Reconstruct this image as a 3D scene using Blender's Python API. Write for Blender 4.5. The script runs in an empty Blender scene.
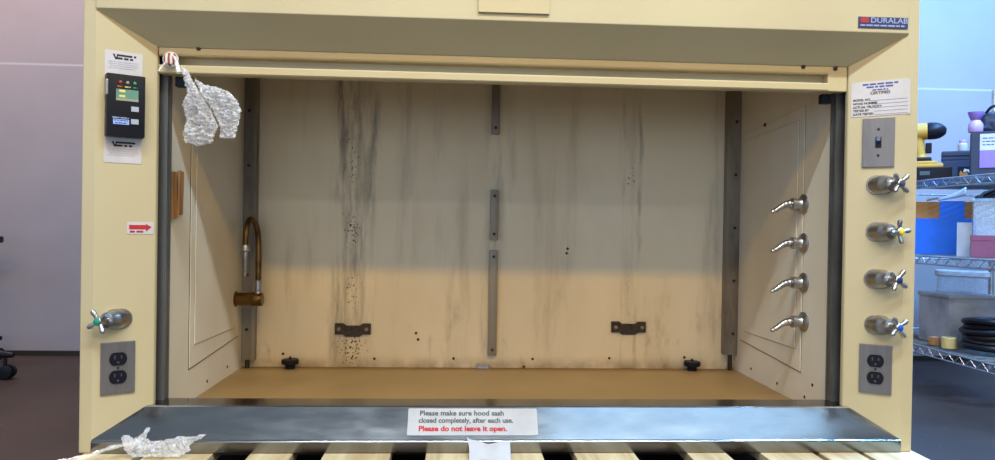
import bpy, bmesh, math, random
from mathutils import Matrix, Vector, Euler, noise

random.seed(7)
scene = bpy.context.scene
COL = scene.collection
PI = math.pi
V = Vector

# ------------------------------------------------------------------ materials
def srgb(r, g, b):
    f = lambda c: (c / 255 / 12.92) if c / 255 <= 0.04045 else ((c / 255 + 0.055) / 1.055) ** 2.4
    return (f(r), f(g), f(b), 1)


def base_mat(name, col, rough=0.5, metal=0.0, spec=0.5):
    m = bpy.data.materials.new(name)
    m.use_nodes = True
    b = m.node_tree.nodes['Principled BSDF']
    b.inputs['Base Color'].default_value = col
    b.inputs['Roughness'].default_value = rough
    b.inputs['Metallic'].default_value = metal
    b.inputs['Specular IOR Level'].default_value = spec
    return m, m.node_tree, b


class NT:
    """small helper to write node maths"""
    def __init__(s, nt):
        s.nt = nt; s.n = nt.nodes; s.l = nt.links
        tc = s.n.new('ShaderNodeTexCoord')
        s.co = tc.outputs['Object']
        sp = s.n.new('ShaderNodeSeparateXYZ'); s.l.new(s.co, sp.inputs[0])
        s.x, s.y, s.z = sp.outputs

    def put(s, sock, v):
        if isinstance(v, (int, float)): sock.default_value = v
        elif isinstance(v, tuple): sock.default_value = v
        else: s.l.new(v, sock)

    def m(s, op, a, b=0.0, c=0.0):
        n = s.n.new('ShaderNodeMath'); n.operation = op
        s.put(n.inputs[0], a); s.put(n.inputs[1], b); s.put(n.inputs[2], c)
        return n.outputs[0]

    def noise(s, scale, sc=(1, 1, 1), detail=4, rough=0.6, off=(0, 0, 0)):
        mp = s.n.new('ShaderNodeMapping'); s.l.new(s.co, mp.inputs[0])
        mp.inputs['Scale'].default_value = sc
        mp.inputs['Location'].default_value = off
        n = s.n.new('ShaderNodeTexNoise'); s.l.new(mp.outputs[0], n.inputs['Vector'])
        n.inputs['Scale'].default_value = scale; n.inputs['Detail'].default_value = detail
        n.inputs['Roughness'].default_value = rough
        return n.outputs['Fac']

    def ss(s, v, a, b, lo=0.0, hi=1.0):
        n = s.n.new('ShaderNodeMapRange'); n.interpolation_type = 'SMOOTHSTEP'
        s.put(n.inputs['Value'], v)
        n.inputs['From Min'].default_value = a; n.inputs['From Max'].default_value = b
        n.inputs['To Min'].default_value = lo; n.inputs['To Max'].default_value = hi
        return n.outputs[0]

    def near(s, v, c, w):        # 1 at c, 0 beyond w
        d = s.m('ABSOLUTE', s.m('SUBTRACT', v, c))
        return s.ss(d, 0, w, 1, 0)

    def mix(s, f, a, b):
        n = s.n.new('ShaderNodeMix'); n.data_type = 'RGBA'
        s.put(n.inputs[0], f); s.put(n.inputs[6], a); s.put(n.inputs[7], b)
        return n.outputs[2]

    def bump(s, b, h, strength, dist=0.002):
        n = s.n.new('ShaderNodeBump'); n.inputs['Strength'].default_value = strength
        n.inputs['Distance'].default_value = dist
        s.l.new(h, n.inputs['Height']); s.l.new(n.outputs[0], b.inputs['Normal'])


def mottled(name, col, col2, rough=0.5, metal=0.0, scale=6, sc=(1, 1, 1), lo=0.35, hi=0.7, spec=0.5, bump=0.0, rvar=0.0):
    m, nt, b = base_mat(name, col, rough, metal, spec)
    t = NT(nt)
    f = t.noise(scale, sc)
    t.l.new(t.mix(t.ss(f, lo, hi), col, col2), b.inputs['Base Color'])
    if bump: t.bump(b, t.noise(scale * 6, sc), bump)
    if rvar: t.put(b.inputs['Roughness'], t.ss(t.noise(scale * 1.7, sc), 0.3, 0.7, rough - rvar, rough + rvar))
    return m


def plain(name, col, rough=0.5, metal=0.0, spec=0.5):
    """flat colour with a faint procedural wear"""
    c2 = tuple(x * 0.86 for x in col[:3]) + (1,)
    return mottled(name, col, c2, rough, metal, 14, spec=spec)


M = {}
M['cream'] = mottled('cream_enamel', srgb(187, 175, 141), srgb(182, 169, 135), 0.42, scale=3)
M['cream_trim'] = mottled('cream_trim', srgb(190, 176, 138), srgb(184, 168, 130), 0.4, scale=3)
M['liner'] = mottled('liner_paint', srgb(226, 217, 200), srgb(214, 203, 180), 0.5, scale=2.5, sc=(1, 1, .5))
M['worktop'] = mottled('worktop_enamel', srgb(148, 118, 74), srgb(138, 109, 66), 0.5, scale=3)
M['steel'] = mottled('brushed_steel', (0.29, 0.29, 0.295, 1), (0.235, 0.235, 0.24, 1), 0.16, 1.0, 5, sc=(1, 3, 3), rvar=0.03)
M['plate_steel'] = mottled('plate_steel', (0.22, 0.21, 0.215, 1), (0.18, 0.17, 0.175, 1), 0.45, 0.7, 40, sc=(1, 1, .1))
M['track'] = mottled('track_steel', (0.20, 0.21, 0.22, 1), (0.12, 0.12, 0.125, 1), 0.4, 0.8, 9, sc=(1, 1, .4))
M['strut'] = mottled('dull_strut', srgb(140, 131, 118), srgb(92, 84, 74), 0.5, 0.35, 9, sc=(1, 1, .25), lo=.45, hi=.75)
M['chrome'] = mottled('chrome', (0.46, 0.45, 0.45, 1), (0.32, 0.31, 0.31, 1), 0.33, 1.0, 30)
M['bronze'] = mottled('tarnished_brass', srgb(120, 92, 52), srgb(78, 58, 34), 0.32, 0.85, 25)
M['black'] = plain('black_plastic', (0.009, 0.009, 0.014, 1), 0.4, spec=.2)
M['dark'] = mottled('dark_bracket', srgb(62, 50, 38), srgb(28, 23, 20), 0.6, 0.2, 60)
M['hole'] = plain('dark_screw', srgb(38, 28, 20), 0.6)
M['white'] = plain('white_label', srgb(196, 192, 196), 0.55)
M['paper'] = plain('white_paper', srgb(176, 178, 184), 0.7)
M['ink'] = plain('black_ink', srgb(38, 34, 48), 0.7)
M['ink_grey'] = plain('grey_ink', srgb(70, 82, 80), 0.7)
M['ink_pale'] = plain('pale_ink', srgb(170, 172, 188), 0.7)
M['ink_red'] = plain('red_ink', srgb(176, 34, 44), 0.7)
M['ink_blue'] = plain('blue_ink', srgb(70, 84, 150), 0.7)
M['red'] = plain('red_enamel', srgb(168, 44, 44), 0.5)
M['navy'] = plain('navy_enamel', srgb(52, 58, 104), 0.4)
M['silver_ink'] = plain('silver_ink', srgb(150, 160, 196), 0.4)
M['green'] = plain('green_button', srgb(20, 150, 120), 0.35)
M['yellow'] = plain('yellow_button', srgb(226, 206, 60), 0.35)
M['blue'] = plain('blue_button', srgb(30, 80, 190), 0.35)
M['dkblue'] = plain('dark_blue_button', srgb(28, 48, 96), 0.35)
M['greybtn'] = plain('grey_button', srgb(70, 74, 92), 0.35)
M['lcd'] = plain('lcd_green', srgb(96, 140, 122), 0.3)
M['lcd_y'] = plain('lcd_yellow', srgb(226, 206, 110), 0.4)
M['lcd_g'] = plain('lcd_grey', srgb(150, 150, 130), 0.4)
M['amber'] = plain('amber_ink', srgb(190, 110, 50), 0.5)
M['btn'] = plain('grey_key', srgb(168, 176, 190), 0.4)
M['lblue'] = plain('pale_blue_label', srgb(150, 176, 236), 0.5)
M['wood'] = None
M['card'] = mottled('cardboard', srgb(176, 128, 78), srgb(150, 104, 60), 0.8, scale=20, sc=(1, 1, .2))
M['pine'] = mottled('pallet_pine', srgb(204, 188, 148), srgb(172, 148, 106), 0.75, scale=9, sc=(3, .25, 3), bump=0.1)
M['pine_dark'] = mottled('pallet_stringer_wood', srgb(150, 120, 84), srgb(110, 84, 56), 0.85, scale=9, sc=(.25, 3, 3))
M['wire'] = mottled('shelf_chrome_wire', (0.5, 0.55, 0.6, 1), (0.35, 0.38, 0.42, 1), 0.3, 0.9, 30)
M['drill_y'] = plain('drill_yellow', srgb(200, 152, 62), 0.45)
M['box_dark'] = plain('dark_carton', srgb(36, 42, 66), 0.6)
M['purple'] = plain('purple_print', srgb(140, 112, 196), 0.5)
M['lilac'] = plain('lilac_plastic', srgb(182, 150, 205), 0.4)
M['bluewrap'] = plain('blue_wrap', srgb(12, 110, 236), 0.55)
M['maroon'] = plain('maroon_carton', srgb(140, 76, 104), 0.6)
M['greybin'] = mottled('grey_bin_plastic', srgb(150, 152, 160), srgb(112, 112, 120), 0.35, scale=7)
M['roll'] = plain('cream_roll', srgb(214, 190, 124), 0.6)
M['fabric'] = plain('black_fabric', (0.016, 0.016, 0.018, 1), 0.9)


def clear_mat(name, tint, alpha):
    m = bpy.data.materials.new(name); m.use_nodes = True
    nt = m.node_tree; nt.nodes.clear()
    o = nt.nodes.new('ShaderNodeOutputMaterial'); mx = nt.nodes.new('ShaderNodeMixShader')
    tr = nt.nodes.new('ShaderNodeBsdfTransparent'); pb = nt.nodes.new('ShaderNodeBsdfPrincipled')
    pb.inputs['Base Color'].default_value = tint; pb.inputs['Roughness'].default_value = 0.12
    pb.inputs['Specular IOR Level'].default_value = 0.8
    nz = nt.nodes.new('ShaderNodeTexNoise'); nz.inputs['Scale'].default_value = 60; nz.inputs['Detail'].default_value = 3
    mr = nt.nodes.new('ShaderNodeMapRange')
    mr.inputs['From Min'].default_value = 0.35; mr.inputs['From Max'].default_value = 0.65
    mr.inputs['To Min'].default_value = max(0, alpha - .32); mr.inputs['To Max'].default_value = min(1, alpha + .32)
    nt.links.new(nz.outputs['Fac'], mr.inputs['Value'])
    nt.links.new(mr.outputs[0], mx.inputs[0])
    nt.links.new(tr.outputs[0], mx.inputs[1]); nt.links.new(pb.outputs[0], mx.inputs[2])
    nt.links.new(mx.outputs[0], o.inputs[0])
    return m


M['film'] = clear_mat('clear_plastic_film', (0.95, 0.96, 1.0, 1), 0.42)
M['thin_film'] = clear_mat('thin_torn_film', (0.92, 0.92, 0.95, 1), 0.3)
M['clearbin'] = clear_mat('clear_bin_plastic', (0.6, 0.68, 0.78, 1), 0.3)


# grimy back wall of the hood: streaks, rust specks and smears that belong to the paint
def baffle_material():
    m, nt, b = base_mat('stained_baffle_paint', srgb(205, 186, 150), 0.5)
    t = NT(nt)
    H = 0.138                      # object origin height above the floor
    x, z = t.x, t.z
    col = t.mix(t.ss(t.noise(2.2, (1, 1, .5)), .35, .7), srgb(228, 215, 188), srgb(216, 201, 172))
    # vertical dribbles all over
    f = t.ss(t.noise(9, (1, 1, .12), 5, .65), .52, .78)
    col = t.mix(t.m('MULTIPLY', f, .42), col, srgb(142, 124, 96))
    # brush-like smears low on the wall
    f = t.m('MULTIPLY', t.ss(t.noise(6, (1.4, 1, .5), 5, .7, (3, 0, 1)), .55, .75), t.ss(z, .55 - H, .25 - H))
    col = t.mix(t.m('MULTIPLY', f, .6), col, srgb(140, 112, 74))
    wob = t.m('MULTIPLY', t.m('SUBTRACT', t.noise(3, (.3, 1, 1.2)), .5), .05)
    xw = t.m('ADD', x, wob)
    # left seam: broad dark run beside the strip
    low = t.ss(z, 1.1 - H, .45 - H, .55, 1.0)
    for xc, w, k, zlo, zhi in ((-.480, .034, 1.0, .72, 1.12), (-.385, .040, .8, .66, 1.05), (-.425, .02, .7, .5, 1.1), (-.445, .09, .75, .2, 1.1), (-.50, .025, .8, .2, .5), (-.39, .02, .7, .18, .45),
                               (.412, .010, .8, .7, 1.1), (.464, .012, .65, .2, 1.0), (.436, .04, .25, .2, 1.1),
                               (-.66, .05, .35, .25, .6), (-.02, .035, .45, .2, .6), (.0, .06, .5, .55, 1.0),
                               (-.28, .05, .3, .5, 1.1), (.05, .02, .35, .75, 1.1), (-.76, .05, .5, .18, 1.2), (.72, .03, .4, .18, 1.2)):
        f = t.near(xw, xc, w)
        n = t.ss(t.noise(30, (1, 1, .12), 5, .7, (xc * 7, 0, 0)), .4, .68)
        zz = t.m('MULTIPLY', t.ss(z, zlo - H - .06, zlo - H + .05), t.ss(z, zhi - H + .08, zhi - H - .08))
        col = t.mix(t.m('MULTIPLY', t.m('MULTIPLY', f, n), t.m('MULTIPLY', zz, k * .82)), col, srgb(92, 76, 58))
    # rust specks beside the seams
    for xc, w, zc, zw, th, k in ((-.445, .095, .25, .15, .55, 1), (-.450, .065, .62, .13, .55, 1), (-.45, .055, .85, .28, .60, .9), (-.45, .07, .42, .2, .60, .9),
                                 (.436, .05, .80, .16, .61, .9), (.436, .05, .45, .4, .66, .8), (.05, .6, .5, .6, .835, .5)):
        f = t.m('MULTIPLY', t.near(x, xc, w), t.near(z, zc - H, zw))
        n = t.noise(150, (1, 1, .85), 3, .6, (xc, 0, zc))
        s = t.ss(t.m('ADD', n, t.m('MULTIPLY', t.m('SUBTRACT', f, 1), .22)), th - .03, th + .03)
        col = t.mix(t.m('MULTIPLY', s, k), col, srgb(58, 38, 20))
    # grime along the foot
    f = t.m('MULTIPLY', t.ss(z, .225 - H, .181 - H), t.ss(t.noise(14), .3, .65))
    col = t.mix(t.m('MULTIPLY', f, .55), col, srgb(112, 82, 46))
    t.l.new(col, b.inputs['Base Color'])
    return m


M['baffle'] = baffle_material()


def wall_material():
    m, nt, b = base_mat('warehouse_wall', srgb(188, 178, 186), 0.7)
    t = NT(nt)
    col = t.mix(t.ss(t.noise(1.3), .35, .7), srgb(156, 146, 148), srgb(146, 137, 140))
    col = t.mix(t.near(t.z, 1.345, .008), col, srgb(182, 176, 180))
    t.l.new(col, b.inputs['Base Color'])
    return m


def floor_material():
    m, nt, b = base_mat('warehouse_floor', srgb(120, 110, 104), 0.55)
    t = NT(nt)
    col = t.mix(t.ss(t.noise(2.5), .3, .7), srgb(58, 45, 37), srgb(46, 35, 29))
    col = t.mix(t.ss(t.noise(26, (1, 1, 1), 3), .66, .72), col, srgb(80, 68, 60))
    t.l.new(col, b.inputs['Base Color'])
    return m


M['wall'] = wall_material()
M['floor'] = floor_material()


def stripes():
    m, nt, b = base_mat('striped_tape', srgb(230, 220, 214), 0.5)
    t = NT(nt)
    w = t.m('SINE', t.m('MULTIPLY', t.x, 620.0))
    t.l.new(t.mix(t.ss(w, -.1, .2), srgb(226, 214, 206), srgb(146, 72, 56)), b.inputs['Base Color'])
    return m


M['stripes'] = stripes()


# ------------------------------------------------------------------ mesh helpers
def new(): return bmesh.new()


def box(bm, x0, x1, y0, y1, z0, z1, bev=0.0, mat=None):
    r = bmesh.ops.create_cube(bm, size=1.0)
    vs = r['verts']
    for v in vs:
        v.co = V(((x0 + x1) / 2 + v.co.x * (x1 - x0), (y0 + y1) / 2 + v.co.y * (y1 - y0), (z0 + z1) / 2 + v.co.z * (z1 - z0)))
    if bev:
        es = list({e for v in vs for e in v.link_edges})
        r = bmesh.ops.bevel(bm, geom=es, offset=bev, segments=2, affect='EDGES', profile=.7)
        vs = list({v for f in r['faces'] for v in f.verts} | {v for v in vs if v.is_valid})
    if mat is not None:
        for v in vs: v.co = mat @ v.co
    return bm


def prism(bm, pts, frame, h0, h1):
    """polygon pts (a,b) extruded from h0 to h1 along the third axis of frame (Matrix)"""
    n = len(pts)
    lo = [bm.verts.new(frame @ V((a, b, h0))) for a, b in pts]
    hi = [bm.verts.new(frame @ V((a, b, h1))) for a, b in pts]
    f1 = bm.faces.new(lo[::-1]); f2 = bm.faces.new(hi)
    for i in range(n):
        bm.faces.new((lo[i], lo[(i + 1) % n], hi[(i + 1) % n], hi[i]))
    bmesh.ops.recalc_face_normals(bm, faces=bm.faces[:])
    return bm


def lathe(bm, prof, frame=Matrix(), seg=20):
    """profile (r, h) turned about the local z axis"""
    rings = []
    for r, h in prof:
        rings.append([bm.verts.new(frame @ V((r * math.cos(2 * PI * k / seg), r * math.sin(2 * PI * k / seg), h))) for k in range(seg)])
    for a, b in zip(rings, rings[1:]):
        for k in range(seg):
            bm.faces.new((a[k], a[(k + 1) % seg], b[(k + 1) % seg], b[k]))
    bm.faces.new(rings[0][::-1]); bm.faces.new(rings[-1])
    bmesh.ops.recalc_face_normals(bm, faces=bm.faces[:])
    return bm


def tube(bm, pts, rad, seg=10):
    """tube through pts; rad is a number or one per point"""
    pts = [V(p) for p in pts]
    n = len(pts)
    rads = rad if isinstance(rad, (list, tuple)) else [rad] * n
    ref = None; rings = []
    for i, p in enumerate(pts):
        t = (pts[min(i + 1, n - 1)] - pts[max(i - 1, 0)]).normalized()
        if ref is None:
            ref = t.orthogonal().normalized()
        a = (ref - t * ref.dot(t))
        a = a.normalized() if a.length > 1e-6 else t.orthogonal().normalized()
        b = t.cross(a); ref = a
        rings.append([bm.verts.new(p + (a * math.cos(2 * PI * k / seg) + b * math.sin(2 * PI * k / seg)) * rads[i]) for k in range(seg)])
    for r1, r2 in zip(rings, rings[1:]):
        for k in range(seg):
            bm.faces.new((r1[k], r1[(k + 1) % seg], r2[(k + 1) % seg], r2[k]))
    bm.faces.new(rings[0][::-1]); bm.faces.new(rings[-1])
    bmesh.ops.recalc_face_normals(bm, faces=bm.faces[:])
    return bm


def smooth_path(pts, sub=6):
    pts = [V(p) for p in pts]; out = []
    for i in range(len(pts) - 1):
        p0 = pts[max(i - 1, 0)]; p1 = pts[i]; p2 = pts[i + 1]; p3 = pts[min(i + 2, len(pts) - 1)]
        for k in range(sub):
            t = k / sub
            out.append(.5 * ((2 * p1) + (p2 - p0) * t + (2 * p0 - 5 * p1 + 4 * p2 - p3) * t * t + (3 * p1 - p0 - 3 * p2 + p3) * t ** 3))
    out.append(pts[-1])
    return out


def rounded_rect(w, h, r, n=4, cx=0, cy=0):
    out = []
    for (sx, sy, a0) in ((1, 1, 0), (-1, 1, 90), (-1, -1, 180), (1, -1, 270)):
        for k in range(n + 1):
            a = math.radians(a0 + 90 * k / n)
            out.append((cx + sx * (w / 2 - r) + r * math.cos(a), cy + sy * (h / 2 - r) + r * math.sin(a)))
    return out


def inside(p, poly):
    c = False; n = len(poly)
    for i in range(n):
        a, b = poly[i], poly[i - 1]
        if (a[1] > p[1]) != (b[1] > p[1]) and p[0] < (b[0] - a[0]) * (p[1] - a[1]) / (b[1] - a[1]) + a[0]: c = not c
    return c


def edge_dist(p, poly):
    best = 9
    P = V((p[0], p[1]))
    for i in range(len(poly)):
        a = V(poly[i - 1]); b = V(poly[i]); d = b - a
        t = max(0, min(1, (P - a).dot(d) / max(d.length_squared, 1e-12)))
        best = min(best, (a + d * t - P).length)
    return best


def crumple(bm, poly, frame, step, thick, amp, freq, seed=0):
    """crumpled closed pillow filling the outline poly (local a,b), depth along local z"""
    xs = [p[0] for p in poly]; ys = [p[1] for p in poly]
    nx = int((max(xs) - min(xs)) / step) + 2; ny = int((max(ys) - min(ys)) / step) + 2
    for side in (1, -1):
        grid = {}
        for i in range(nx):
            for j in range(ny):
                p = (min(xs) + i * step, min(ys) + j * step)
                ins = inside(p, poly); d = edge_dist(p, poly)
                if not ins and d > step * .75: continue
                k = 0 if not ins else min(1, d / thick)
                h = side * thick * math.sqrt(max(0, 1 - (1 - k) ** 2))
                q = V((p[0] * freq, p[1] * freq, seed + side * 3.1))
                r = abs(noise.noise(q)) + .6 * abs(noise.noise(q * 2.3)) + .35 * abs(noise.noise(q * 4.9))
                h += side * (r - .55) * amp * (.25 + k)
                jx = noise.noise(q + V((9, 0, 0))) * step * .5; jy = noise.noise(q + V((0, 7, 0))) * step * .5
                grid[i, j] = bm.verts.new(frame @ V((p[0] + jx, p[1] + jy, h)))
        for i in range(nx - 1):
            for j in range(ny - 1):
                q = [grid.get(k) for k in ((i, j), (i + 1, j), (i + 1, j + 1), (i, j + 1))]
                if None in q:
                    q = [v for v in q if v]
                    if len(q) != 3: continue
                bm.faces.new(q if side > 0 else q[::-1])
    return bm


def at(loc, rz=0.0): return Matrix.Translation(V(loc)) @ Matrix.Rotation(rz, 4, 'Z')


# ------------------------------------------------------------------ scene tree helpers
def obj(name, bm, mat, parent=None, label=None, smooth=False, local=False, bevel=0.0, kind=None):
    me = bpy.data.meshes.new(name)
    if parent is not None and not local:
        off = V(parent['origin'])
        for v in bm.verts: v.co -= off
    bmesh.ops.recalc_face_normals(bm, faces=bm.faces[:])
    bm.to_mesh(me); bm.free()
    me.materials.append(M[mat] if isinstance(mat, str) else mat)
    if smooth:
        for p in me.polygons: p.use_smooth = True
        me.set_sharp_from_angle(angle=math.radians(38))
    o = bpy.data.objects.new(name, me); COL.objects.link(o)
    o['origin'] = tuple(parent['origin']) if parent is not None and not local else (0, 0, 0)
    if parent is not None: o.parent = parent
    if label: o['label'] = label
    if kind: o['kind'] = kind
    if bevel:
        md = o.modifiers.new('bevel', 'BEVEL'); md.width = bevel; md.segments = 2; md.limit_method = 'ANGLE'; md.angle_limit = math.radians(40)
    return o


def thing(name, label, cat, loc=(0, 0, 0), rz=0.0, group=None):
    o = bpy.data.objects.new(name, None); COL.objects.link(o)
    o.empty_display_size = .05
    o.location = loc; o.rotation_euler = (0, 0, rz)
    o['origin'] = tuple(loc); o['label'] = label; o['category'] = cat
    if group: o['group'] = group
    return o


def mesh_thing(name, bm, mat, label, cat, loc=(0, 0, 0), rz=0.0, group=None, smooth=False, world=False):
    """a thing that is one mesh; vertices are local unless world"""
    if world:
        for v in bm.verts: v.co -= V(loc)
    o = obj(name, bm, mat, None, label, smooth)
    o.location = loc; o.rotation_euler = (0, 0, rz); o['category'] = cat; o['origin'] = tuple(loc)
    if group: o['group'] = group
    return o


def text(name, s, size, mat, parent, frame, align='LEFT', bold=0.0, spacing=1.0, xs=1.0, label=None):
    cu = bpy.data.curves.new(name, 'FONT'); cu.body = s; cu.size = size; cu.align_x = align; cu.align_y = 'CENTER'
    cu.offset = bold; cu.space_character = spacing; cu.resolution_u = 3
    tmp = bpy.data.objects.new('tmp_text', cu); COL.objects.link(tmp)
    dg = bpy.context.evaluated_depsgraph_get()
    me = bpy.data.meshes.new_from_object(tmp.evaluated_get(dg))
    bpy.data.objects.remove(tmp)
    bm = new(); bm.from_mesh(me); bpy.data.meshes.remove(me)
    for v in bm.verts: v.co = frame @ V((v.co.x * xs, v.co.y, .0005))
    me = bpy.data.meshes.new(name)
    off = V(parent['origin'])
    for v in bm.verts: v.co -= off
    bm.to_mesh(me); bm.free(); me.materials.append(M[mat])
    o = bpy.data.objects.new(name, me); COL.objects.link(o); o.parent = parent; o['origin'] = tuple(parent['origin'])
    if label: o['label'] = label
    return o


def ink_rows(bm, rows, frame, seed):
    """rows of word-like dashes for print too small to read: (x0, x1, y, height, gap)"""
    rnd = random.Random(seed)
    for x0, x1, y, h, wl in rows:
        x = x0
        while x < x1 - .001:
            w = min(wl * rnd.uniform(.5, 1.3), x1 - x)
            c = [bm.verts.new(frame @ V(p)) for p in ((x, y - h / 2, .0005), (x + w, y - h / 2, .0005), (x + w, y + h / 2, .0005), (x, y + h / 2, .0005))]
            bm.faces.new(c)
            x += w + h * .7
    return bm


# ------------------------------------------------------------------ the room
bm = new(); box(bm, -5, 6, -7, 2.0, -.1, 0); obj('floor', bm, 'floor', kind='structure')
bm = new(); box(bm, -5, 6, 1.87, 2.0, 0, 4.2); obj('wall_back', bm, 'wall', kind='structure')
bm = new(); box(bm, -5, 6, 1.855, 1.87, 0, .022); obj('baseboard_back', bm, 'hole', kind='structure')

# ------------------------------------------------------------------ fume hood
HB = .138
hood = thing('fume_hood', 'cream enamelled laboratory fume hood with open sash standing on a wooden pallet', 'fume hood', (0, .4, HB))
W1, W0, WI, YI = .9165, .8895, .788, .065
ZH, ZR, ZS, ZI = 1.0856, 1.020, .164, .2277
TOP = 1.46
I4 = Matrix()
XZY = Matrix(((0, 0, 1, 0), (1, 0, 0, 0), (0, 1, 0, 0), (0, 0, 0, 1)))      # (a,b,h) -> x=h, y=a, z=b
for s in (-1, 1):
    bm = new(); pts = [(s * W1, 0), (s * W0, 0), (s * WI, YI), (s * WI, .078), (s * W1, .078)]
    prism(bm, pts, I4, HB, TOP)
    obj('corner_post', bm, 'cream', hood, bevel=.003)
    bm = new(); box(bm, s * W1 - .012 if s > 0 else -W1, W1 if s > 0 else -W1 + .012, .08, .85, HB, TOP)
    obj('side_panel', bm, 'cream', hood)
    bm = new(); box(bm, *( (.785, .797) if s > 0 else (-.797, -.785)), .128, .735, HB, 1.42)
    obj('liner_wall', bm, 'liner', hood)
    # sash track: a steel channel standing behind the post
    bm = new()
    a = (s * .800, s * .7805)
    box(bm, min(a), max(a), .097, .127, .2275, 1.42)
    c = (s * .7807, s * .7785)
    box(bm, min(c), max(c), .099, .105, .2275, 1.42); box(bm, min(c), max(c), .119, .125, .2275, 1.42)
    obj('sash_track', bm, 'track', hood, 'grey steel channel guiding the sash')
bm = new(); prism(bm, [(-.004, ZH - .002), (-.004, TOP), (.078, TOP), (.078, ZR), (YI, ZR)], XZY, -W0, W0)
header = obj('header_panel', bm, 'cream', hood, bevel=.002)
bm = new(); box(bm, -W1 + .012, W1 - .012, .08, .85, TOP - .012, TOP); obj('top_panel', bm, 'cream', hood)
bm = new(); box(bm, -W1 + .012, W1 - .012, .838, .85, HB, TOP - .012); obj('back_panel', bm, 'cream', hood)
# cover plate on the header
bm = new(); box(bm, -.081, .074, -.010, -.004, 1.099, 1.30, .0012)
obj('cover_plate', bm, 'cream_trim', header, 'raised cream rectangular cover plate')
# maker plate
NF = Matrix.Translation((.827, -.004, 1.105)) @ Matrix(((1, 0, 0, 0), (0, 0, -1, 0), (0, 1, 0, 0), (0, 0, 0, 1)))   # local x right, y up, z to the room
bm = new(); box(bm, -.0575, .0575, -.0125, .0125, 0, .002, .0005, NF)
np_ = obj('maker_plate', bm, 'navy', hood, 'navy metal maker plate with white lettering and red square')
NF2 = NF @ Matrix.Translation((0, 0, .0022))
text('lettering', 'DURALAB', .0165, 'silver_ink', np_, NF2 @ Matrix.Translation((-.030, .0045, 0)), bold=.0003, spacing=1.0, xs=1.18)
bm = new(); box(bm, -.053, -.034, -.001, .0105, 0, .0006, 0, NF2); obj('red_square', bm, 'red', np_)
bm = new(); ink_rows(bm, [(-.053, .052, -.0068, .0034, .016)], NF2, 3); obj('small_print', bm, 'silver_ink', np_, 'row of small print along the foot of the plate')

# sill: folded stainless airfoil
bm = new(); prism(bm, [(-.004, HB + .001), (-.004, ZS), (0, ZS + .003), (.055, .2238), (.058, .2262), (.115, .2290), (.115, HB + .001)], XZY, -W0, W0)
sill = obj('airfoil_sill', bm, 'steel', hood, 'brushed stainless sloping sill', bevel=.0015)
# worktop and baffle
bm = new(); box(bm, -.7849, .7849, .128, .7205, .16, .181); box(bm, -.778, .778, .1152, .128, .16, .181); obj('worktop', bm, 'worktop', hood, 'tan worktop')
bm = new(); box(bm, -.7849, .7849, .721, .735, HB + .002, 1.42); obj('back_baffle', bm, 'baffle', hood, 'stained cream back wall of the chamber')
for x0, x1 in ((-.466, -.420), (.413, .459)):
    bm = new(); box(bm, x0, x1, .7185, .7209, .182, 1.42, .0008); obj('seam_strip', bm, 'baffle', hood)

# removable panels in the side liners
for s in (-1, 1):
    bm = new()
    f = Matrix(((0, 0, 1, 0), (1, 0, 0, 0), (0, 1, 0, 0), (0, 0, 0, 1)))
    zb0, zb1 = (.266, .287)
    pts = [(.262, zb0), (.664, zb1 + (.0 if s < 0 else .0)), (.664, 1.05 if s < 0 else .936), (.262, 1.10 if s < 0 else .962)]
    prism(bm, pts, f, *((-.786, -.782) if s < 0 else (.782, .786)))
    pn = obj('access_panel', bm, 'liner', hood, bevel=.001)
    bm = new()                                   # raised inner field
    pts = [(.29, .322), (.625, .318), (.625, 1.03 if s < 0 else .915), (.29, 1.07 if s < 0 else .928)]
    prism(bm, pts, f, *((-.7825, -.7795) if s < 0 else (.7795, .7825)))
    obj('raised_field', bm, 'liner', pn, bevel=.001)
    zt0, zt1 = ((1.05, 1.10) if s < 0 else (.936, .962))
    bm = new()                                   # dark sealant line round the panel edge
    c4 = [(.262, .264), (.664, .285), (.664, zt0), (.262, zt1), (.262, .264)]
    for (a0, b0), (a1, b1), rr in zip(c4, c4[1:], (.0016, .0008, .0010, .0013)):
        tube(bm, [(s * .7848, a0, b0), (s * .7848, a1, b1)], rr, 6)
    obj('edge_seal', bm, 'strut' if s > 0 else 'dark', pn)
    bm = new()                                   # shadow gap round the raised field
    z2 = ((1.03, 1.07) if s < 0 else (.915, .928))
    c4 = [(.29, .322), (.625, .318), (.625, z2[0]), (.29, z2[1]), (.29, .322)]
    for (a0, b0), (a1, b1), rr in zip(c4, c4[1:], (.0018, .0012, .0010, .0010)):
        tube(bm, [(s * .7822, a0, b0), (s * .7822, a1, b1)], rr, 6)
    obj('field_seam', bm, 'strut', pn)
    bm = new()
    for (a, b) in (((.20, .2), (.40, .205), (.57, .21)) if s < 0 else ((.20, .245), (.24, .205), (.40, .205), (.58, .21))):
        fr = Matrix.Translation((s * .785, a, b)) @ Matrix.Rotation(-s * PI / 2, 4, 'Y')
        b2 = new(); lathe(b2, [(.0042, -.001), (.0042, .001), (.002, .002)], fr, 10); obj('screw', b2, 'hole', hood)
    bm.free()
b2 = new(); lathe(b2, [(.006, -.001), (.006, .002), (.003, .003)], Matrix.Translation((.782, .505, .945)) @ Matrix.Rotation(-PI / 2, 4, 'Y'), 10); obj('screw', b2, 'hole', hood)

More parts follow.
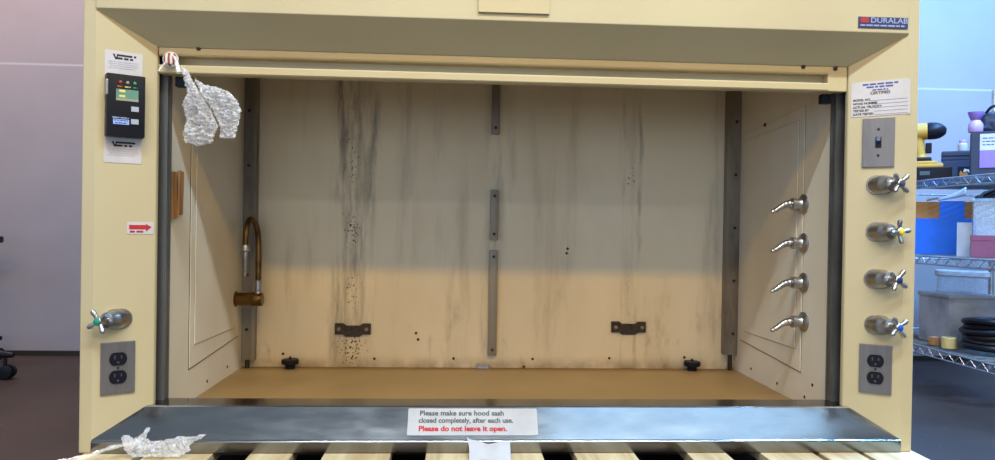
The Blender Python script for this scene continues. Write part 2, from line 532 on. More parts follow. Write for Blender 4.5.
# corner uprights (slotted channels)
for s in (-1, 1):
    bm = new()
    x0 = s * .7845; x1 = s * (.752 if s < 0 else .748)
    a, b = min(x0, x1), max(x0, x1)
    zb = .205 if s < 0 else .232
    box(bm, a, b, .705, .7205, zb, 1.42, .001)
    xi = s * .742
    box(bm, min(x1, xi), max(x1, xi), .690, .7205, zb, 1.42, .001)
    box(bm, a, b, .690, .6935, zb, 1.42) if s > 0 else None
    up = obj('corner_upright', bm, 'strut', hood, 'dull metal upright in the back corner')
    for k in range(5):
        b2 = new(); lathe(b2, [(.005, 0), (.005, .002)], Matrix.Translation((s * .769, .7035 if s < 0 else .6895, .30 + .17 * k)) @ Matrix.Rotation(PI / 2, 4, 'X'), 10)
        obj('screw', b2, 'hole', up)
    b2 = new(); lathe(b2, [(.007, 0), (.007, zb - .181)], Matrix.Translation((s * .765, .700, .181)), 10); obj('levelling_foot', b2, 'hole', up)

# centre brackets
for z0, z1, w in ((.924, 1.12, .026), (.589, .749, .026), (.222, .557, .028)):
    bm = new(); box(bm, -.003 - w / 2, -.003 + w / 2, .702, .7205, z0, z1, .004)
    box(bm, -.003 - w / 2 + .007, -.003 + w / 2 - .007, .699, .703, z0 + .012, z1 - .012, .001)
    cb = obj('centre_bracket', bm, 'strut', hood, 'dull metal strap screwed upright to the back wall', smooth=True)
    for z in (z0 + .02, z1 - .02):
        b2 = new(); lathe(b2, [(.0045, 0), (.0045, .003), (.002, .004)], Matrix.Translation((-.003, .699, z)) @ Matrix.Rotation(PI / 2, 4, 'X'), 10)
        obj('screw', b2, 'hole', cb)
bm = new(); box(bm, -.050, -.014, .708, .7205, .1815, .194, .001); box(bm, -.054, -.010, .700, .712, .1815, .186, .001)
obj('slot_plate', bm, 'chrome', hood, 'small metal plate at the foot of the back wall')

# dark spring clips across the seams
for xc, zc in ((-.443, .302), (.436, .315)):
    bm = new()
    outline = [(-.056, -.017), (-.03, -.017), (-.022, -.024), (.022, -.024), (.03, -.017), (.056, -.017), (.056, .018), (.03, .018), (.022, .011), (-.022, .011), (-.03, .018), (-.056, .018)]
    prism(bm, outline, Matrix.Translation((xc, .7205, zc)) @ Matrix(((1, 0, 0, 0), (0, 0, -1, 0), (0, 1, 0, 0), (0, 0, 0, 1))), .0, .010)
    cl = obj('baffle_clip', bm, 'dark', hood, 'dark winged clip', bevel=.002)
    for dx in (-.043, .043):
        b2 = new(); lathe(b2, [(.006, 0), (.006, .003), (.003, .005)], Matrix.Translation((xc + dx, .7105, zc)) @ Matrix.Rotation(PI / 2, 4, 'X'), 10)
        obj('screw', b2, 'strut', cl)
# black knobs on the worktop against the back wall
for xc in (-.631, .638):
    bm = new()
    lathe(bm, [(.015, 0), (.015, .012), (.0165, .014), (.0255, .016), (.0265, .019), (.0265, .027), (.024, .030), (.006, .031)], Matrix.Translation((xc, .690, .181)), 20)
    kn = obj('baffle_knob', bm, 'black', hood, 'black mushroom knob', smooth=True)
    b2 = new(); lathe(b2, [(.004, 0), (.004, .006), (.002, .007)], Matrix.Translation((xc, .690, .212)), 10); obj('stud', b2, 'hole', kn)
for xc, zc in ((-.752, .205), (-.375, .208), (-.125, .21), (.128, .21), (.376, .214), (.622, .218), (-.245, .290), (-.238, .27), (.235, .565), (.232, .55), (.10, .185), (-.66, .222)):
    b2 = new(); lathe(b2, [(.0042, 0), (.0042, .002), (.002, .003)], Matrix.Translation((xc, .721, zc)) @ Matrix.Rotation(PI / 2, 4, 'X'), 10); obj('screw', b2, 'hole', hood)

# ------------------------------------------------------------------ sash rail
bm = new()
prof = [(.068, 1.034), (.066, 1.006), (.068, 1.0025), (.0925, 1.002), (.0925, .9835), (.068, .982), (.066, .979), (.066, .966), (.069, .963), (.095, .963), (.095, 1.034)]
prism(bm, prof, XZY, -.786, .742)
box(bm, .740, .786, .067, .095, .963, 1.034, .002)
sash = obj('sash', bm, 'cream_trim', hood, 'cream handle rail along the foot of the raised sash')
bm = new(); box(bm, -.768, .768, .085, .091, 1.034, 1.42); obj('sash_pane', bm, 'clearbin', sash)
for x, z in ((.680, 1.018), (.757, 1.016), (-.70, 1.02)):
    b2 = new(); lathe(b2, [(.005, 0), (.005, .003), (.003, .004)], Matrix.Translation((x, .067, z)) @ Matrix.Rotation(PI / 2, 4, 'X'), 10); obj('screw', b2, 'hole', sash)
bm = new(); lathe(bm, [(.010, 0), (.014, .004), (.0145, .012), (.012, .018), (.004, .02)], Matrix.Translation((-.757, .067, .992)) @ Matrix.Rotation(PI / 2, 4, 'X'), 20)
obj('end_knob', bm, 'stripes', sash, 'striped red and white knob at the left end', smooth=True)
for x in (-.752, .755):
    bm = new(); box(bm, x - .011, x + .011, .098, .118, .940, .9625, .002); obj('sash_stop', bm, 'black', hood, 'small dark stop block')

# ------------------------------------------------------------------ fittings on the posts
TH = math.atan2(YI, W0 - WI); CT, ST = math.cos(TH), math.sin(TH)


def post(side, s, z, h=0.0):
    """frame on the splayed post face: local x right, y up, z out to the room; s = distance from the outer crease"""
    if side < 0:
        r = V((CT, ST, 0)); o = V((-W0, 0, 0)) + r * s
    else:
        r = V((CT, -ST, 0)); o = V((W0, 0, 0)) - r * s
    n = r.cross(V((0, 0, 1)))
    o = o + V((0, 0, z)) + n * h
    return Matrix(((r.x, 0, n.x, o.x), (r.y, 0, n.y, o.y), (0, 1, 0, o.z), (0, 0, 0, 1)))


def valve(side, s, z, button, spin, label):
    F = post(side, s, z)
    out = side                                      # knobs lean to the outer edge
    ax = V((out * .74, .02, .67)).normalized()
    side_v = V((0, 1, 0)).cross(ax).normalized(); upv = ax.cross(side_v)
    A = F @ Matrix(((side_v.x, upv.x, ax.x, 0), (side_v.y, upv.y, ax.y, 0), (side_v.z, upv.z, ax.z, 0), (0, 0, 0, 1)))
    A = A @ Matrix.Translation((0, 0, -.006))
    bm = new()
    lathe(bm, [(.0225, -.016), (.0225, .012), (.0215, .018), (.0185, .024), (.0175, .030), (.0165, .0345), (.011, .036), (.0085, .038), (.0085, .052)], A, 24)
    lathe(bm, [(.0225, -.001), (.0225, .002), (.021, .004)], F @ Matrix.Translation((-out * .009, 0, 0)), 24)
    v = obj('service_valve', bm, 'chrome', hood, label, smooth=True)
    bm = new(); H = A @ Matrix.Translation((0, 0, .056))
    lathe(bm, [(.006, -.006), (.0092, -.003), (.0095, .004), (.008, .006)], H, 16)
    for k in range(4):
        a = spin + k * PI / 2
        d = V((math.cos(a), math.sin(a), 0)) if True else None
        tube(bm, [H @ (d * .004), H @ (d * .013 + V((0, 0, .001))), H @ (d * .022 + V((0, 0, .003))), H @ (d * .0265 + V((0, 0, .004)))], [.0050, .0044, .0056, .0038], 10)
    obj('cross_handle', bm, 'chrome', v, smooth=True)
    bm = new(); lathe(bm, [(.0072, .005), (.0072, .008), (.005, .0095)], H, 16)
    obj('index_button', bm, button, v, smooth=True)
    return v


def faceplate(side, s, z, w, h, name, label):
    F = post(side, s, z)
    bm = new(); box(bm, -w / 2, w / 2, -h / 2, h / 2, 0, .004, .0018, F)
    return obj(name, bm, 'plate_steel', hood, label), F @ Matrix.Translation((0, 0, .004))


def outlet(side, s, z, label):
    p, F = faceplate(side, s, z, .067, .113, 'outlet_plate', label)
    for dy in (.0195, -.0195):
        bm = new()
        pts = []
        for k in range(24):
            a = 2 * PI * k / 24
            pts.append((.0172 * math.cos(a), max(-.0140, min(.0140, .0172 * math.sin(a)))))
        prism(bm, pts, F @ Matrix.Translation((0, dy, 0)), -.001, .0022)
        r = obj('receptacle', bm, 'black', p, 'black socket face')
        bm = new()
        for dx, hh in ((-.0064, .008), (.0064, .0065)):
            box(bm, dx - .0012, dx + .0012, .004 - hh / 2, .004 + hh / 2, .0018, .0026, 0, F @ Matrix.Translation((0, dy, 0)))
        lathe(bm, [(.0024, .0018), (.0024, .0026)], F @ Matrix.Translation((0, dy - .0075, 0)), 10)
        obj('slots', bm, 'greybtn', r)
    bm = new(); lathe(bm, [(.003, 0), (.0025, .001)], F, 12); obj('screw', bm, 'hole', p)
    return p


outlet(-1, .0485, .316, 'left steel outlet plate with two black sockets')
outlet(1, .0525, .3205, 'right steel outlet plate with two black sockets')
valve(-1, .0445, .4215, 'green', .55, 'chrome valve with green button on the left post')
valve(1, .0475, .7435, 'greybtn', .75, 'topmost chrome valve with grey button')
valve(1, .0465, .6360, 'yellow', .10, 'chrome valve with yellow button')
valve(1, .0485, .5277, 'dkblue', .95, 'chrome valve with dark blue button')
valve(1, .0455, .4223, 'blue', .60, 'lowest chrome valve with bright blue button')

sw, F = faceplate(1, .0555, .841, .066, .114, 'switch_plate', 'steel switch plate under the certificate label')
bm = new(); box(bm, -.0062, .0062, -.0125, .0125, -.001, .001, 0, F); obj('toggle_slot', bm, 'black', sw)
bm = new(); box(bm, -.0042, .0042, -.0015, .010, 0, .009, .001, F @ Matrix.Rotation(-.5, 4, 'X')); obj('toggle', bm, 'navy', sw)
for dy in (.030, -.030):
    bm = new(); lathe(bm, [(.0032, 0), (.0026, .0012)], F @ Matrix.Translation((0, dy, 0)), 12); obj('screw', bm, 'hole', sw)

# certificate label (slightly tilted)
F = post(1, .0535, .9425, .0006) @ Matrix.Rotation(math.radians(1.0), 4, 'Z')
bm = new(); prism(bm, rounded_rect(.120, .080, .004), F, -.0005, .0004)
lab = obj('certificate_label', bm, 'white', hood, 'white printed test certificate label on the right post')
F = F @ Matrix.Translation((0, 0, .0004))
text('lettering', 'CERTIFIED', .0088, 'ink', lab, F @ Matrix.Translation((0, .0128, 0)), 'CENTER', bold=.0002)
for k, wd in enumerate(('MODEL NO.', 'HOOD NUMBER', 'ACTUAL VELOCITY', 'TESTED BY', 'DATE TESTED')):
    text('lettering', wd, .0068, 'ink', lab, F @ Matrix.Translation((-.056, -.0015 - .0082 * k, 0)), bold=.0002)
bm = new()
ink_rows(bm, [(-.036, .036, .0335, .0036, .012), (-.028, .028, .0270, .0036, .012), (-.016, .016, .0200, .0030, .008)], F, 5)
for k in range(5):
    box(bm, -.012 if k else -.02, .055, -.0045 - .0082 * k, -.0039 - .0082 * k, 0, .0004, 0, F)
obj('small_print', bm, 'ink_blue', lab)

# airflow monitor and its two labels
for zc, hh, nm, sd in ((.972, .054, 'white printed label above the black monitor', 1), (.786, .055, 'white printed label below the black monitor', 2)):
    F = post(-1, .0532, zc, .0006)
    bm = new(); prism(bm, rounded_rect(.0735, hh, .002), F, -.0005, .0004)
    lb = obj('instruction_label', bm, 'white', hood, nm)
    F = F @ Matrix.Translation((0, 0, .0004))
    y0 = hh / 2 - (.006 if sd == 1 else .008)
    bm = new(); ink_rows(bm, [(-.014, .024, y0 - .003, .0042, .05), (-.016, .018, y0 - .0095, .0042, .012)], F, sd)
    prism(bm, [(-.022, y0 - .001), (-.018, y0 - .001), (-.0155, y0 - .008), (-.012, y0 - .001), (-.010, y0 - .001), (-.0145, y0 - .0125), (-.0165, y0 - .0125)], F, 0, .0005)
    obj('bold_print', bm, 'ink', lb, 'bold dark heading with a tick mark')
    bm = new(); ink_rows(bm, [(-.030, .030, y0 - .017, .0018, .009), (-.030, .028, y0 - .0215, .0018, .009), (-.026, .030, y0 - .026, .0018, .009), (-.030, .022, y0 - .0305, .0018, .009)], F, sd + 9)
    obj('small_print', bm, 'ink_pale', lb)
F = post(-1, .0548, .880)
bm = new(); box(bm, -.0375, .0375, -.0665, .0665, 0, .026, .004, F)
mon = obj('airflow_monitor', bm, 'black', hood, 'black airflow alarm box with small green display', smooth=True)
F = F @ Matrix.Translation((0, 0, .026))
bm = new(); box(bm, -.0195, .0235, .0095, .034, 0, .0008, 0, F); dsp = obj('display', bm, 'lcd', mon, 'green display')
bm = new(); box(bm, -.0135, -.002, .0275, .0325, .0008, .0012, 0, F); box(bm, -.0135, -.002, .0170, .0215, .0008, .0012, 0, F); obj('lit_bar', bm, 'lcd_y', dsp)
bm = new(); box(bm, -.0195, .0235, .0095, .0145, .0008, .0011, 0, F); obj('grey_band', bm, 'lcd_g', dsp)
bm = new(); ink_rows(bm, [(-.0175, -.008, .0395, .0022, .011)], F, 1); obj('red_caption', bm, 'amber', mon)
bm = new(); ink_rows(bm, [(-.003, .008, .0395, .0022, .012)], F, 1); obj('amber_caption', bm, 'lcd_y', mon)
bm = new(); ink_rows(bm, [(.013, .022, .0395, .0022, .010)], F, 1); obj('green_caption', bm, 'green', mon)
for x, mt in ((-.011, 'red'), (.0025, 'lcd_g'), (.0165, 'green')):
    bm = new(); lathe(bm, [(.0034, 0), (.003, .0015), (.001, .0022)], F @ Matrix.Translation((x, .049, 0)), 12); obj('indicator_lamp', bm, mt, mon, smooth=True)
for y in (-.0065, -.0335):
    bm = new(); box(bm, .0095, .0245, y - .0055, y + .0055, 0, .002, .001, F); obj('button', bm, 'btn', mon, 'pale grey push button')
bm = new(); box(bm, -.0245, .006, -.041, -.030, 0, .0006, 0, F); cap = obj('caption_plate', bm, 'lblue', mon, 'pale blue caption')
bm = new(); ink_rows(bm, [(-.023, .004, -.0325, .0022, .007), (-.021, .003, -.0380, .0022, .006)], F @ Matrix.Translation((0, 0, .0005)), 4); obj('small_print', bm, 'ink_blue', cap)
bm = new(); ink_rows(bm, [(-.026, .006, -.0268, .0022, .012)], F, 6); obj('white_caption', bm, 'silver_ink', mon)
bm = new(); box(bm, -.0385, -.0345, .020, .052, .002, .027, .001, post(-1, .0548, .880)); obj('side_clip', bm, 'chrome', mon, 'silver strip on the left edge')

# red arrow sticker
F = post(-1, .0895, .6185, .0006)
bm = new(); prism(bm, rounded_rect(.053, .0265, .003), F, -.0005, .0004)
st = obj('arrow_sticker', bm, 'white', hood, 'white sticker with a red arrow pointing right')
F = F @ Matrix.Translation((0, 0, .0004))
bm = new(); prism(bm, [(-.0225, -.0028), (.011, -.0028), (.011, -.0075), (.0225, .002), (.011, .0095), (.011, .0068), (-.0225, .0068)], F, 0, .0005); obj('red_arrow', bm, 'ink_red', st)
bm = new(); ink_rows(bm, [(-.0205, .006, -.0078, .0042, .014)], F, 8); obj('small_print', bm, 'red', st)

# ------------------------------------------------------------------ gas nozzles on the right liner
for i, z in enumerate((.705, .603, .500, .399)):
    y = .262 - .004 * i
    fr = Matrix.Translation((.7855, y, z)) @ Matrix.Rotation(-PI / 2, 4, 'Y')
    bm = new()
    lathe(bm, [(.026, -.001), (.026, .004), (.022, .008), (.015, .011), (.0135, .014), (.0135, .024), (.0155, .024), (.0155, .034), (.0115, .036)], fr, 22)
    nz = obj('gas_nozzle', bm, 'chrome', hood, ('topmost', 'second', 'third', 'lowest')[i] + ' chrome gas nozzle on the right liner', smooth=True)
    bm = new()
    pth = smooth_path([(.752, y, z), (.738, y - .001, z - .001), (.724, y - .003, z - .007), (.708, y - .006, z - .017), (.695, y - .008, z - .023)], 5)
    n = len(pth)
    tube(bm, pth, [.0098 - .0052 * k / (n - 1) + (.0012 if k % 3 == 0 else 0) for k in range(n)], 12)
    obj('hose_barb', bm, 'chrome', nz, smooth=True)

# ------------------------------------------------------------------ swan neck tap on the left liner
bm = new(); lathe(bm, [(.024, -.001), (.024, .006), (.0195, .008), (.0195, .050), (.021, .052), (.021, .080), (.0185, .084), (.006, .0845)],
                  Matrix.Translation((-.7845, .625, .403)) @ Matrix.Rotation(PI / 2, 4, 'Y'), 22)
tap = obj('swan_neck_tap', bm, 'bronze', hood, 'tarnished swan neck tap on the left liner', smooth=True)
bm = new(); lathe(bm, [(.012, 0), (.012, .012), (.009, .014), (.009, .03), (.011, .03), (.011, .042), (.007, .045)], Matrix.Translation((-.7135, .625, .418)), 16)
obj('neck_nut', bm, 'chrome', tap, smooth=True)
arc = [(-.7135, .625, .455), (-.7145, .627, .55), (-.717, .625, .60), (-.7215, .612, .632), (-.7265, .592, .643), (-.731, .572, .634), (-.733, .560, .600), (-.733, .556, .565)]
bm = new(); tube(bm, smooth_path(arc, 5), .0085, 12); obj('swan_neck', bm, 'bronze', tap, smooth=True)
bm = new()
p = [(.010, .0), (.012, -.004), (.012, -.016), (.0085, -.02)] + [((.0075 if k % 2 else .0058) - .0003 * k, -.022 - .007 * k) for k in range(11)]
lathe(bm, p, Matrix.Translation((-.733, .556, .568)), 16); obj('outlet_nozzle', bm, 'chrome', tap, 'grey serrated outlet nozzle', smooth=True)

# ------------------------------------------------------------------ loose things on the hood
# notice on the sill
SL = math.atan2(.2238 - ZS - .003, .055)
def sill_frame(x, t, h=.0007):      # t = distance up the slope
    o = V((x, t * math.cos(SL), ZS + .003 + t * math.sin(SL)))
    n = V((0, -math.sin(SL), math.cos(SL)))
    o += n * h; u = V((0, math.cos(SL), math.sin(SL)))
    return Matrix(((1, 0, n.x, o.x), (0, u.y, n.y, o.y), (0, u.z, n.z, o.z), (0, 0, 0, 1)))
F = sill_frame(-.078, .0425)
no = thing('paper_notice', 'white paper notice about closing the hood lying on the stainless sill', 'notice', F.translation)
bm = new(); prism(bm, rounded_rect(.289, .066, .002), F, -.0004, .0004); obj('sheet', bm, 'paper', no)
F = F @ Matrix.Translation((0, 0, .0004))
text('grey_lettering', 'Please make sure hood sash', .0172, 'ink_grey', no, F @ Matrix.Translation((-.119, .0205, 0)), xs=.97, bold=.0005)
text('grey_lettering', 'closed completely, after each use.', .0172, 'ink_grey', no, F @ Matrix.Translation((-.121, .0025, 0)), xs=.90, bold=.0005)
text('red_lettering', 'Please do not leave it open.', .0175, 'ink_red', no, F @ Matrix.Translation((-.120, -.0175, 0)), xs=1.0, bold=.0007, label='red bold lettering')

# crumpled bag hanging from the striped knob
YB = .020
K = Matrix(((1, 0, 0, 0), (0, 0, -1, YB), (0, 1, 0, 0), (0, 0, 0, 1)))      # local x -> x, y -> z, depth -> -y
bag = thing('plastic_bag', 'crumpled clear plastic bag hanging from the striped knob of the sash', 'bag', (-.70, YB, .79))
def lobe(pts): return [(-.12 + (-.631 + (a - 172) * .00215) * .9815, .639 + (.357 - (b - 57) * .00217 + (a - 172) * .000035) * .9815) for a, b in pts]
bm = new()
crumple(bm, lobe([(181, 66), (187, 70), (192, 80), (200, 94), (211, 110), (219, 127), (215, 134), (213, 143), (200, 147), (187, 143), (184, 135), (188, 121), (183, 105), (188, 94), (184, 78)]), K, .0030, .010, .036, 85, 2.2)
obj('bag_lobe', bm, 'film', bag)
bm = new()
crumple(bm, lobe([(196, 80), (206, 86), (216, 87), (228, 92), (238, 102), (242, 111), (240, 122), (236, 139), (222, 139), (222, 127), (213, 108), (202, 94)]), K @ Matrix.Translation((0, 0, .004)), .0030, .010, .036, 85, 7.7)
obj('bag_lobe', bm, 'film', bag)
bm = new(); tube(bm, smooth_path([(-.757, .048, 1.004), (-.748, .040, 1.001), (-.738, .030, .990), (-.731, .022, .978), (-.724, .020, .955)], 5), [.0014] * 5 + [.0018] * 5 + [.0025] * 5 + [.0045] * 5 + [.008], 8)
tube(bm, smooth_path([(-.757, .050, .990), (-.768, .046, .978), (-.776, .040, .962)], 5), .0018, 7)
for k in range(2):
    tube(bm, [(-.757 + .0162 * math.cos(a * PI / 8), .055 + .004 * k, .992 + .0162 * math.sin(a * PI / 8)) for a in range(17)], .0008, 6)
obj('bag_tie', bm, 'film', bag, 'twisted neck of the bag tied round the knob', smooth=True)

# torn film tied at the left end of the sill
film = thing('torn_film', 'torn clear plastic film knotted over the left front edge of the sill', 'plastic film', (-.75, -.02, .15))
K2 = Matrix(((1, 0, 0, 0), (0, .35, -.94, -.093), (0, .94, .35, 0), (0, 0, 0, 1)))
def fz(pts, dz=0.0): return [(x, (z + dz) / .94) for x, z in pts]
bm = new()
crumple(bm, fz([(-.79, .172), (-.775, .178), (-.74, .170), (-.71, .178), (-.67, .181), (-.645, .184), (-.66, .176), (-.675, .170), (-.672, .155), (-.69, .146), (-.74, .1435), (-.78, .1435), (-.80, .152)]), K2, .0045, .005, .014, 70, 4)
obj('film_sheet', bm, 'thin_film', film)
bm = new()
crumple(bm, fz([(-.815, .182), (-.806, .188), (-.79, .180), (-.776, .186), (-.768, .200), (-.762, .199), (-.767, .184), (-.772, .176), (-.785, .166), (-.80, .160), (-.806, .170)]), Matrix(((1, 0, 0, 0), (0, .62, -.78, -.148), (0, .94, .35, -.003), (0, 0, 0, 1))), .0036, .007, .012, 80, 6)
obj('film_knot', bm, 'thin_film', film)
bm = new(); tube(bm, smooth_path([(-.79, -.032, .168), (-.83, -.042, .163), (-.87, -.055, .150), (-.91, -.07, .145), (-.94, -.085, .1435)], 5), [.004 + .0012 * math.sin(k * 1.7) for k in range(21)], 8)
obj('film_tail', bm, 'thin_film', film, smooth=True)

# brown cardboard strips taped to the left liner
for k, (y0, y1, z0, z1, tilt) in enumerate(((.130, .160, .640, .750, .06), (.166, .196, .650, .754, -.05))):
    bm = new()
    fr = Matrix.Translation((-.7835 + .002 * k, (y0 + y1) / 2, (z0 + z1) / 2)) @ Matrix.Rotation(tilt, 4, 'X') @ Matrix.Rotation(.06, 4, 'Z')
    w, h = y1 - y0, z1 - z0
    box(bm, 0.0005, .0055, -w / 2, w / 2, -h / 2, h / 2, .001, fr)
    mesh_thing('cardboard_strip', bm, 'card', ('brown cardboard strip on the left liner, nearer the sash track', 'brown cardboard strip on the left liner, farther from the sash track')[k], 'cardboard strip', fr.translation, world=True)

# torn white paper leaning on the sill's front face
bm = new()
def pz(x, z):
    k = (z - .139) / .035
    return V((x, -.052 + .042 * k + .004 * math.sin(x * 90), z))
cols = 16; rows = 6
top = [(-.092, .177), (-.085, .172), (-.07, .170), (-.058, .166), (-.048, .163), (-.035, .165), (-.02, .169), (.002, .1685)]
def topz(x):
    for (a, b), (c, d) in zip(top, top[1:]):
        if a <= x <= c: return b + (d - b) * (x - a) / (c - a)
    return top[-1][1]
gr = [[None] * (rows + 1) for _ in range(cols + 1)]
for i in range(cols + 1):
    x = -.092 + (.094) * i / cols
    for j in range(rows + 1):
        z = .1385 + (topz(x) - .1385) * j / rows
        xx = x + (.012 * (1 - j / rows) if i == 0 else 0)
        gr[i][j] = bm.verts.new(pz(xx, z))
for i in range(cols):
    for j in range(rows): bm.faces.new((gr[i][j], gr[i + 1][j], gr[i + 1][j + 1], gr[i][j + 1]))
pp = mesh_thing('torn_paper', bm, 'paper', 'torn piece of white paper leaning below the notice on the pallet boards', 'paper', (-.045, -.052, .1385), world=True)
md = pp.modifiers.new('thickness', 'SOLIDIFY'); md.thickness = .0006

# ------------------------------------------------------------------ pallet
pal = thing('wooden_pallet', 'pale pine pallet of spaced boards carrying the fume hood', 'pallet', (0, .38, 0))
rp = random.Random(4)
for a, b in ((-.905, -.79), (-.772, -.635), (-.556, -.466), (-.399, -.256), (-.180, -.066), (-.05, .074), (.145, .279), (.398, .486), (.565, .685), (.70, .79), (.803, .925)):
    bm = new(); e = rp.uniform(-.01, .01)
    box(bm, a, b, -.17 + e, .92 + e, .116, .1378, .002)
    db = obj('deck_board', bm, 'pine', pal)
    for y in (-.13, .38, .88):
        b2 = new(); lathe(b2, [(.004, -.001), (.004, .0003)], Matrix.Translation(((a + b) / 2 + rp.uniform(-.02, .02), y, .1375)), 8); obj('nail_head', b2, 'track', db)
for y in (-.15, .36, .86):
    bm = new(); box(bm, -.905, .925, y, y + .04, .018, .116, .002); obj('stringer', bm, 'pine_dark', pal)
for a in (-.9, -.06, .8):
    bm = new(); box(bm, a, a + .12, -.16, .91, 0, .018, .002); obj('bottom_board', bm, 'pine_dark', pal)

# ------------------------------------------------------------------ wire shelving on the right
SX0, SX1, SY0, SY1 = 1.70, 2.36, .50, 1.64
sh = thing('wire_shelving', 'chrome wire shelving unit with three tiers right of the hood', 'shelving', ((SX0 + SX1) / 2, (SY0 + SY1) / 2, 0))
TIERS = (.190, .543, .838)
for z in TIERS:
    bm = new()
    for x in (SX0, SX1):
        tube(bm, [(x, SY0, z), (x, SY1, z)], .0035, 6); tube(bm, [(x, SY0, z - .030), (x, SY1, z - .030)], .0035, 6)
        n = 40
        tube(bm, [(x, SY0 + (SY1 - SY0) * k / n, z - (.003 if k % 2 else .027)) for k in range(n + 1)], .0022, 5)
    for y in (SY0, SY1):
        tube(bm, [(SX0, y, z), (SX1, y, z)], .0035, 6); tube(bm, [(SX0, y, z - .030), (SX1, y, z - .030)], .0035, 6)
    n = 44
    for k in range(1, n):
        y = SY0 + (SY1 - SY0) * k / n
        tube(bm, [(SX0, y, z + .001), (SX1, y, z + .001)], .0022, 5)
    obj('wire_shelf', bm, 'wire', sh, smooth=True)
for x in (SX0 - .01, SX1 + .01):
    for y in (SY0 - .01, SY1 + .01):
        bm = new(); lathe(bm, [(.0125, 0), (.0125, 1.30), (.008, 1.305)], Matrix.Translation((x, y, 0)), 14); obj('shelf_post', bm, 'wire', sh, smooth=True)
T3, T2, T1 = TIERS[2] + .0035, TIERS[1] + .0035, TIERS[0] + .0035
RZ = -.60
RX = Matrix.Rotation(PI / 2, 4, 'X')
FACE = Matrix(((1, 0, 0, 0), (0, 0, -1, 0), (0, 1, 0, 0), (0, 0, 0, 1)))      # local (a,b,h): x, z, -y

# top tier -----------------------------------------------------
cs = thing('tool_case', 'low black tool case with a yellow lid on the top wire shelf', 'tool case', (1.775, 1.205, T3), RZ)
bm = new(); box(bm, -.085, .065, -.04, .04, 0, .052, .004); obj('case_body', bm, 'black', cs, local=True)
bm = new(); box(bm, -.083, .035, -.036, .036, .052, .066, .005); box(bm, -.07, .015, -.028, .028, .066, .078, .006); obj('lid', bm, 'drill_y', cs, 'yellow lid', local=True)
bm = new(); box(bm, -.045, -.01, -.0412, -.039, .02, .036, .001); obj('latch', bm, 'ink_grey', cs, local=True)
dr = thing('power_drill', 'yellow and black cordless drill standing behind the tool case on the top shelf', 'drill', (1.875, 1.40, T3), RZ)
bm = new(); box(bm, -.058, .022, -.04, .04, 0, .112, .008); obj('battery', bm, 'black', dr, local=True)
bm = new(); tube(bm, smooth_path([(-.015, 0, .10), (-.02, 0, .12), (-.025, 0, .15), (-.03, 0, .20)], 4), [.026] * 4 + [.023] * 4 + [.023] * 4 + [.028], 12)
tube(bm, [(-.105, 0, .222), (-.10, 0, .222), (-.03, 0, .224), (.005, 0, .225)], [.024, .036, .037, .036], 16); obj('drill_body', bm, 'drill_y', dr, smooth=True, local=True)
bm = new(); tube(bm, [(-.012, 0, .225), (.012, 0, .2255), (.036, 0, .225), (.052, 0, .224), (.066, 0, .223), (.074, 0, .222)], [.030, .037, .036, .031, .021, .010], 16); obj('chuck', bm, 'black', dr, 'black gearbox and chuck', smooth=True, local=True)
bm = new(); box(bm, -.002, .022, -.012, .012, .13, .175, .006); obj('trigger', bm, 'black', dr, local=True)
bx = thing('small_carton', 'small dark carton with an orange and white picture on the top shelf', 'carton', (1.938, 1.286, T3), RZ)
bm = new(); box(bm, -.055, .055, -.045, .045, 0, .088, .002); obj('carton_body', bm, 'box_dark', bx, local=True)
bm = new(); box(bm, -.002, .044, -.0462, -.044, .016, .062, 0); pic = obj('picture', bm, 'black', bx, local=True)
bm = new(); prism(bm, [(.004, .022), (.024, .020), (.034, .03), (.028, .042), (.016, .036), (.008, .048), (.004, .038)], FACE, .0462, .047); obj('orange_shape', bm, 'amber', pic, local=True)
bm = new(); prism(bm, [(.016, .040), (.030, .044), (.040, .034), (.036, .05), (.02, .054)], FACE, .0463, .0471); obj('white_shape', bm, 'white', pic, local=True)
b5 = thing('dark_case', 'dark case lying on the small dark carton on the top shelf', 'case', (1.938, 1.286, T3 + .088), RZ)
bm = new(); box(bm, -.060, .05, -.04, .04, 0, .040, .006); obj('case_body', bm, 'box_dark', b5, local=True)
bm = new(); box(bm, -.056, .046, -.0412, -.039, .018, .022, 0); obj('lid_gap', bm, 'black', b5, local=True)
bt = thing('tall_carton', 'tall dark carton with a white and purple panel at the right of the top shelf', 'carton', (1.86, .985, T3), RZ)
bm = new(); box(bm, -.075, .115, -.05, .05, 0, .168, .002); obj('carton_body', bm, 'box_dark', bt, local=True)
bm = new(); box(bm, -.048, .022, -.0514, -.049, .034, .158, 0); pn = obj('printed_panel', bm, 'white', bt, local=True)
bm = new(); box(bm, -.048, .022, -.0522, -.0512, .034, .098, 0); obj('purple_band', bm, 'purple', pn, local=True)
bm = new(); ink_rows(bm, [(-.040, .0, .142, .004, .012), (-.040, .006, .130, .004, .012), (-.040, -.005, .118, .004, .012)], FACE @ Matrix.Translation((0, 0, .0512)), 2); obj('small_print', bm, 'ink_blue', pn, local=True)
bo = thing('purple_bottle', 'lilac plastic bottle with a flared cap on the tall dark carton', 'bottle', (1.800, 1.005, T3 + .168), RZ)
bm = new(); lathe(bm, [(.022, 0), (.024, .004), (.024, .03), (.018, .04), (.014, .046)], Matrix(), 18); obj('bottle_body', bm, 'lilac', bo, smooth=True, local=True)
bm = new(); lathe(bm, [(.014, .046), (.017, .048), (.025, .070), (.026, .076), (.020, .078)], Matrix(), 18); obj('cap', bm, 'purple', bo, smooth=True, local=True)
wb = thing('white_jar', 'small white capped jar standing on the dark case on the top shelf', 'jar', (1.938, 1.262, T3 + .128), RZ)
